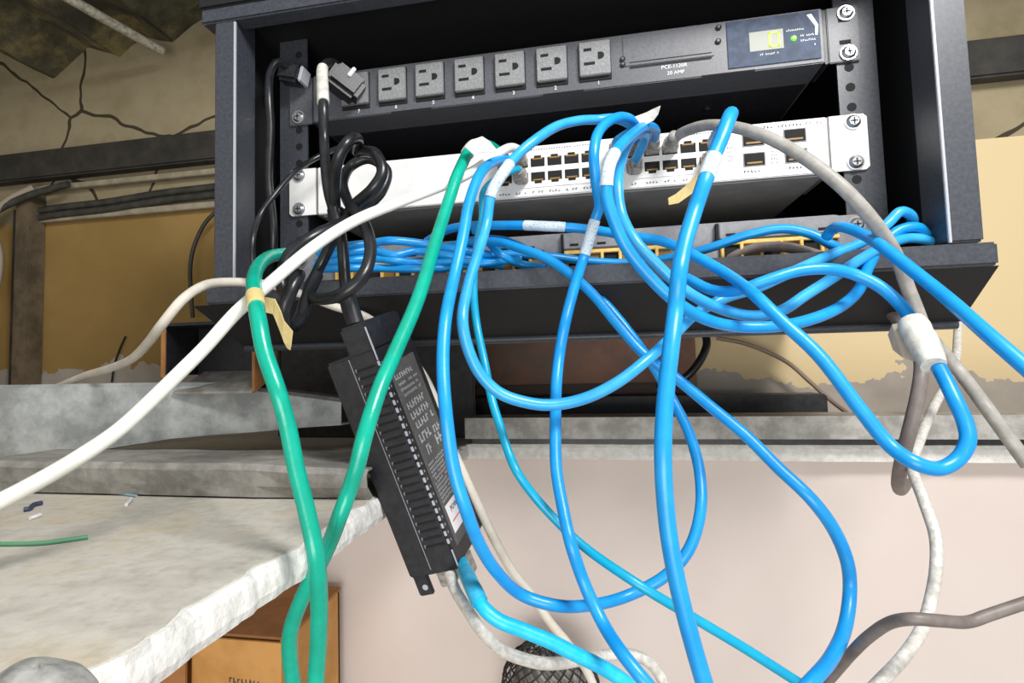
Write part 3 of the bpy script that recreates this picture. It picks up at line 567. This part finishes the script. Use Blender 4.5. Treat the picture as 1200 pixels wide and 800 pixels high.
cable('thin_black_cord', [(404, 170, 6), (385, 178, 6.2), (365, 188, 6.3), (345, 202, 6.5), (322, 228, 6.7), (305, 252, 6.8), (296, 282, 7), (297, 315, 7)], 4.6, black,
      'thin black cord looping left out of the black coil', cat='power cord')
P = [onY(770, 455, 220), onY(795, 448, 215), onY(815, 430, 215), onY(828, 405, 220), onY(826, 388, 230)]
tag(MB().tube(spline(P), 4.5, 10).obj('black_cable', black), 'short black cable curving under the cabinet right of centre', 'cable')
P = [onY(840, 396, 300), onY(875, 403, 300), onY(922, 424, 300), onY(950, 448, 295), onY(975, 470, 285), onY(1005, 492, 250), onY(1030, 505, 200)]
tag(MB().tube(spline(P), 2.6, 8).obj('thin_brown_wire', mat('brown_wire', '#8a7868', .6)), 'thin brown wire slanting across the plaster under the cabinet', 'wire')
# power plugs at the left of the power unit
for (xx, yy, label, rx) in ((345, 88, 'black plug at the left end of the power unit', 0), (405, 100, 'large black angled plug in the left outlet of the power unit', 1)):
    pg = thing('power_plug', onY(xx, yy, -20), label, 'plug'); c_ = onY(xx, yy, -16)
    if rx:
        M = Matrix.Translation(c_) @ Matrix.Rotation(math.radians(28), 4, 'Z') @ Matrix.Rotation(math.radians(35), 4, 'Y')
        MB().box(-16, 16, -14, 8, -11, 11, 4, M=M).obj('plug_body', plastic, pg)
        MB().box(-12, 12, 8, 12, -9, 9, 1, M=M).obj('plug_face', black, pg)
        MB().box(-1.5, 2, -15.5, -13.8, 2, 12, .6, M=M).obj('pale_tab', edgem, pg)  # small pale tab on the plug body
    else:
        M = Matrix.Translation(c_) @ Matrix.Rotation(math.radians(15), 4, 'Y')
        MB().box(-14, 8, -8, 10, -8, 8, 3, M=M).obj('plug_body', plastic, pg)
        MB().box(8, 11, -7, 9, -7, 7, 1, M=M).obj('plug_face', edgem, pg)
# masking tape flags
def flag(name, rows, m_, label, th=.5):
    P = [[tuple(atd(a, b, d)) for (a, b, d) in r_] for r_ in rows]
    return sheet(P, th, m_, name, label, 'tape')
flag('tape_flag', [[(311, 348, 306), (312, 366, 306)], [(322, 350, 304), (320, 368, 304)], [(328, 362, 302), (322, 372, 303)], [(333, 376, 300), (326, 382, 302)], [(343, 388, 298), (331, 395, 300)], [(341, 405, 297), (333, 401, 299)], [(340, 410, 297), (337, 408, 298)]], mask, 'yellowish masking tape flag where the green and white cables are taped')
flag('tape_flag', [[(828, 178, 400), (838, 184, 398)], [(820, 195, 385), (829, 199, 384)], [(814, 207, 372), (821, 214, 372)], [(803, 218, 362), (812, 226, 362)], [(792, 227, 356), (795, 238, 356)], [(783, 232, 352), (784, 240, 352)]], mask, 'narrow strip of masking tape hanging below the right ports of the switch')
flag('tape_flag', [[(744, 137, 405), (753, 148, 400)], [(757, 132, 402), (766, 141, 398)], [(767, 127, 398), (771, 134, 396)], [(774, 124, 395), (773, 127, 395)]], tapew, 'torn pale tape sticking up above the switch beside the coil plugs')
flag('tape_flag', [[(545, 172, 398), (556, 182, 396)], [(553, 164, 400), (566, 178, 398)], [(565, 160, 404), (578, 178, 402)], [(574, 166, 408), (584, 178, 406)]], tapew, 'crumpled white tape at the end of the green cable on the switch')
tp = thing('tape_wrap', atd(1072, 395, 335), 'large pale masking tape wrap binding the hairpin blue cable to the grey cable', 'tape')
def tapesheet(rows, nm, th):
    o = sheet([[tuple(atd(a, b, d)) for (a, b, d) in r_] for r_ in rows], th, tapew if nm != 'loose_end' else mat('tan_tape', '#c7b8a2', .65, var='#b5a58f', vs=60), nm, None); attach(o, tp); return o
sp_ = spline([atd(1068, 376, 318), atd(1076, 392, 312), atd(1086, 410, 306), atd(1094, 428, 299)], 6)
MB().tube(sp_, [6.2, 6.6, 7, 7.3, 7.3, 7.2, 7.0, 7.2, 7.4, 7.3, 7.1, 7, 6.9, 6.8, 6.6, 6.4, 6.2, 6, 5.6], 16).obj('wrapped_band', tapew, tp)
tapesheet([[(1070, 380, 318), (1088, 428, 304)], [(1056, 378, 322), (1073, 424, 310)], [(1046, 380, 326), (1058, 419, 316)], [(1041, 392, 330), (1047, 410, 324)]], 'loose_end', .6)

# =================================================================== POWER ADAPTER (hanging by its cord)
th = math.radians(19)
eL = Vector((.354, .935, .06)).normalized(); eP = Vector((.935, -.354, 0)); eP = (eP - eL * eP.dot(eL)).normalized(); eN = eP.cross(eL); eN = eN if eN.z > 0 else -eN
eW = (eP * math.cos(th) - eN * math.sin(th)); eD = (eP * math.sin(th) + eN * math.cos(th))
O = atd(381, 428, 384); bw = RT @ eW; bl = RT @ eL; bd = RT @ eD
MA = Matrix((bw, bl, bd)).transposed().to_4x4(); MA.translation = O      # local: x across front, y down the length, z into the box
ad = thing('power_adapter', O + bl * 150, 'black vented power adapter hanging by its cord in front of the ledge', 'adapter')
LEN, WID, DEP = 152, 37, 60
MB().box(0, WID, 0, LEN, 0, DEP, 1.6, M=MA).obj('body', plastic, ad)
MB().box(17.5, WID - .2, -18, 2, 1, DEP - 6, 1.6, M=MA).obj('end_block', plastic, ad)
seam = mat('pale_seam', '#8b8d94', .5)  # paler grey for the seam, vent ends and notches
MB().box(17.2, 17.7, 2, LEN - 4, -.15, .4, M=MA).obj('seam', seam, ad)
for k in range(24):
    yy = 10 + k * 5.3
    v_ = MB().box(20, WID - 3.2, yy, yy + 1.3, -.5, .3, M=MA).obj('vent_groove', voidm, ad)
    MB().box(19.4, 20.3, yy - .6, yy + 1.4, -.35, .3, M=MA).obj('vent_end', seam, v_)
    MB().box(WID - 1.3, WID + .25, yy - 1.4, yy + 1.9, -.3, 1.1, .3, M=MA).obj('edge_glint', edgem, v_)  # pale bits painting a dashed highlight along the edge
    MB().box(WID - .1, WID + .25, yy, yy + 1.6, 3.2, 4.2, M=MA).obj('side_notch', seam, v_)
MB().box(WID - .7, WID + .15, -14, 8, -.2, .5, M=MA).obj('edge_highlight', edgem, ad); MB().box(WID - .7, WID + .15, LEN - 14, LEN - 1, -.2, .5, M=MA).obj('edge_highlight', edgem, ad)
m = MB(); m.box(1, 12, LEN - 1, LEN + 14, 2, 5, 1, M=MA); m.obj('mounting_tab', plastic, ad)
hp = [MA @ Vector((7.5, LEN + 8, 1.8)), MA @ Vector((7.5, LEN + 8, 2.3))]
MB().cyl(hp[0], hp[1], 2, n=12, smooth=False).obj('tab_hole', edgem, ad)
for k, xx in enumerate((22, 33)): MB().box(xx - 6, xx + 5, LEN - 2, LEN + 13, 6 + k * 6, 17 + k * 6, 1, M=MA).obj('socket_plug', clearp, ad)
MB().box(WID - .2, WID + .12, 14, 140, 8, 52, M=MA).obj('rating_label', mat('matte_label', '#4f4e4d', .6, var='#5a5958', vs=300), ad)
# print on the right-hand face: local x=WID, reading along +z, lines going down y
def aprint(y0, h_, z0, z1, n):
    m = MB(); st = (z1 - z0) / n
    for i in range(n):
        if random.random() < .1: continue
        z = z0 + i * st; a = random.choice((0, 1, 2))
        m.box(WID, WID + .2, y0, y0 + h_, z, z + st * .3, M=MA)
        yy = y0 + (0, h_ * .4, h_ * .75)[a]
        m.box(WID, WID + .2, yy, yy + h_ * .22, z + st * .3, z + st * .75, M=MA)
    m.obj('rating_print', mat('dim_print', '#a5a5a8', .6), ad)
for y0, h_, z0, z1, n in ((22, 3.4, 12, 42, 8), (28, 1.8, 14, 46, 14), (32, 1.8, 14, 44, 14), (36, 1.8, 16, 46, 12), (42, 4.6, 14, 44, 7), (49, 4.6, 14, 46, 7), (56, 4.6, 16, 48, 7), (64, 6, 14, 34, 4), (66, 5, 38, 50, 3), (73, 6.5, 18, 26, 2), (72, 7, 36, 48, 2)): aprint(y0, h_, z0, z1, n)
for k in range(11): aprint(84 + k * 2.6, 1.5, 12, 44 - (k % 3) * 4, 13)
MB().box(WID - .1, WID + .3, 114, 133, 12, 42, M=MA).obj('white_sticker', mat('sticker', '#e8e2e4', .5), ad)
MS = Matrix((bd, -bl, bw)).transposed().to_4x4(); MS.translation = (MA @ Vector((WID + .35, 119, 27))) * S
text('POWER', 5.2, MS, 'sticker_text', printd, ad)
m = MB(); m.box(WID + .2, WID + .4, 125.5, 126.6, 15, 40, M=MA); m.obj('sticker_line', printr, ad)

# =================================================================== CARDBOARD BOX, MESH BASKET, SCRAPS
bx = thing('cardboard_box', (-310, 90, -1000), 'brown cardboard box with open flaps below the ledge at the lower left', 'box')
x0, x1, y0, y1, zt, zb = -358, -264, 22, 150, -415, -1000
MB().box(x0, x1, y0, y0 + 3, zb, zt - 2).obj('front_panel', card, bx)
MB().box(x1 - 3, x1, y0 + 3, y1, zb, zt - 1).obj('side_panel', card, bx)
MB().box(x0, x0 + 3, y0 + 3, y1, zb, zt - 1).obj('side_panel', card, bx)
MB().box(x0, x1, y1 - 3, y1, zb, zt - 1).obj('back_panel', card, bx)
MB().prism([(y0 + 6, zt + .5), (y1 + 1, zt + 4), (y1 + 1, zt + 1), (y0 + 6, zt - 2.5)], 'x', x0 - 4, x1 + 2).obj('top_flap', cardd, bx)
MB().prism([(-380, -418), (-356, -416), (-356, -470), (-362, -500), (-385, -470)], 'y', y0 - 12, y0 - 9).obj('torn_flap', cardd, bx)
glyphs(-322, y0 - .1, -456, 38, 5, printd, bx, n=9, name='box_print')
bx2 = thing('cardboard_box', (-430, 30, -1000), 'second cardboard box mostly hidden behind the broken ledge edge at the lower left', 'box')
MB().box(-520, -384, -20, -17, -1000, -428).obj('front_panel', card, bx2); MB().box(-387, -384, -17, 120, -1000, -430).obj('side_panel', card, bx2)
MB().box(-520, -517, -17, 120, -1000, -430).obj('side_panel', card, bx2); MB().prism([(-17, -429), (122, -432), (122, -435), (-17, -432)], 'x', -520, -386).obj('top_flap', cardd, bx2)
# black netting ball
nb = thing('mesh_basket', (-28, 110, -1000), 'black mesh netting bundle at the bottom centre behind the cyan cable', 'netting')
cN = onY(645, 812, 112); m = MB(); RR = (49, 30, 52); nu, nv = 24, 20
def ell(u, v, k=1): return Vector((cN.x + RR[0] * k * math.sin(v) * math.cos(u), cN.y + RR[1] * k * math.sin(v) * math.sin(u), cN.z + RR[2] * k * math.cos(v)))
for d_ in (-1, 1):
    for i in range(nu):
        pts = [ell(2 * math.pi * (i / nu) + d_ * k * .16, .12 + (math.pi * .92) * k / nv, 1 + .02 * random.uniform(-1, 1)) for k in range(nv + 1)]
        m.tube(pts, .9, 5)
m.obj('mesh_wires', black, nb)
m = MB(); vs = [ell(2 * math.pi * i / 20, math.pi * (.02 + .96 * k / 12), .78) for k in range(13) for i in range(20)]
m.add(vs, [[k * 20 + i, k * 20 + (i + 1) % 20, (k + 1) * 20 + (i + 1) % 20, (k + 1) * 20 + i] for k in range(12) for i in range(20)] + [list(range(20)), list(range(240, 260))], 0, True)
m.obj('stuffing', mat('grey_stuffing', '#b5aea5', .8, var='#6a6662', vs=45), nb)
MB().tube([Vector((cN.x + 60 * math.cos(a), cN.y + 36 * math.sin(a), -985)) for a in [2 * math.pi * k / 24 for k in range(25)]], 3, 6).obj('base_ring', black, nb)
MB().cyl((cN.x, cN.y, -1000), (cN.x, cN.y, cN.z - 30), 8, n=12).obj('stem', black, nb)
# scraps on the ledge
def scrap(name, pts, r, m_, label, cat='scrap'):
    P = [onZ(x, y, -249 + r) for x, y in pts]; tag(MB().tube(spline(P, 5), r, 7).obj(name, m_), label, cat)
scrap('wire_scrap', [(-20, 637), (22, 637), (50, 636), (75, 633), (103, 629)], 1.2, mat('green_wire', '#5f9c74', .5), 'thin green wire scrap lying on the ledge', 'wire')
scrap('wire_scrap', [(28, 597), (34, 596), (40, 591), (49, 589)], 1.5, mat('navy_wire', '#39425c', .5), 'short dark blue wire scrap on the ledge near the channel', 'wire')
scrap('plastic_chip', [(35, 607), (42, 605), (47, 603)], 1.2, printw, 'tiny white plastic chip on the ledge beside the blue scrap')
scrap('plastic_chip', [(148, 591), (151, 588), (154, 584)], 1.2, printw, 'tiny white plastic chip on the ledge below the flat channel')
scrap('wire_scrap', [(128, 577), (145, 579), (160, 581)], .9, mat('pale_blue_scrap', '#8fb3bb', .5), 'pale blue wire scrap at the foot of the flat channel', 'wire')
# dusty lump at the near corner of the ledge
m = MB(); cL = onZ(45, 792, -243); nn = 14
vs = [Vector((cL.x + 17 * math.sin(v) * math.cos(u) * random.uniform(.85, 1.1), cL.y + 12 * math.sin(v) * math.sin(u) * random.uniform(.85, 1.1), -249.3 + 10 * max(0, math.cos(v)) * random.uniform(.8, 1.1))) for v in [math.pi * .5 * k / 5 for k in range(6)] for u in [2 * math.pi * i / nn for i in range(nn)]]
m.add(vs, [[k * nn + i, k * nn + (i + 1) % nn, (k + 1) * nn + (i + 1) % nn, (k + 1) * nn + i] for k in range(5) for i in range(nn)] + [list(range(70, 84))], 0, True)
tag((lambda o_: (o_.modifiers.new('soft', 'SUBSURF'), o_)[1])(m.obj('dust_lump', mat('grey_dust', '#7d7c78', .95, var='#a7a6a2', vs=90, bump=.6, bs=200))), 'grey lump of dust at the near corner of the ledge', 'debris')
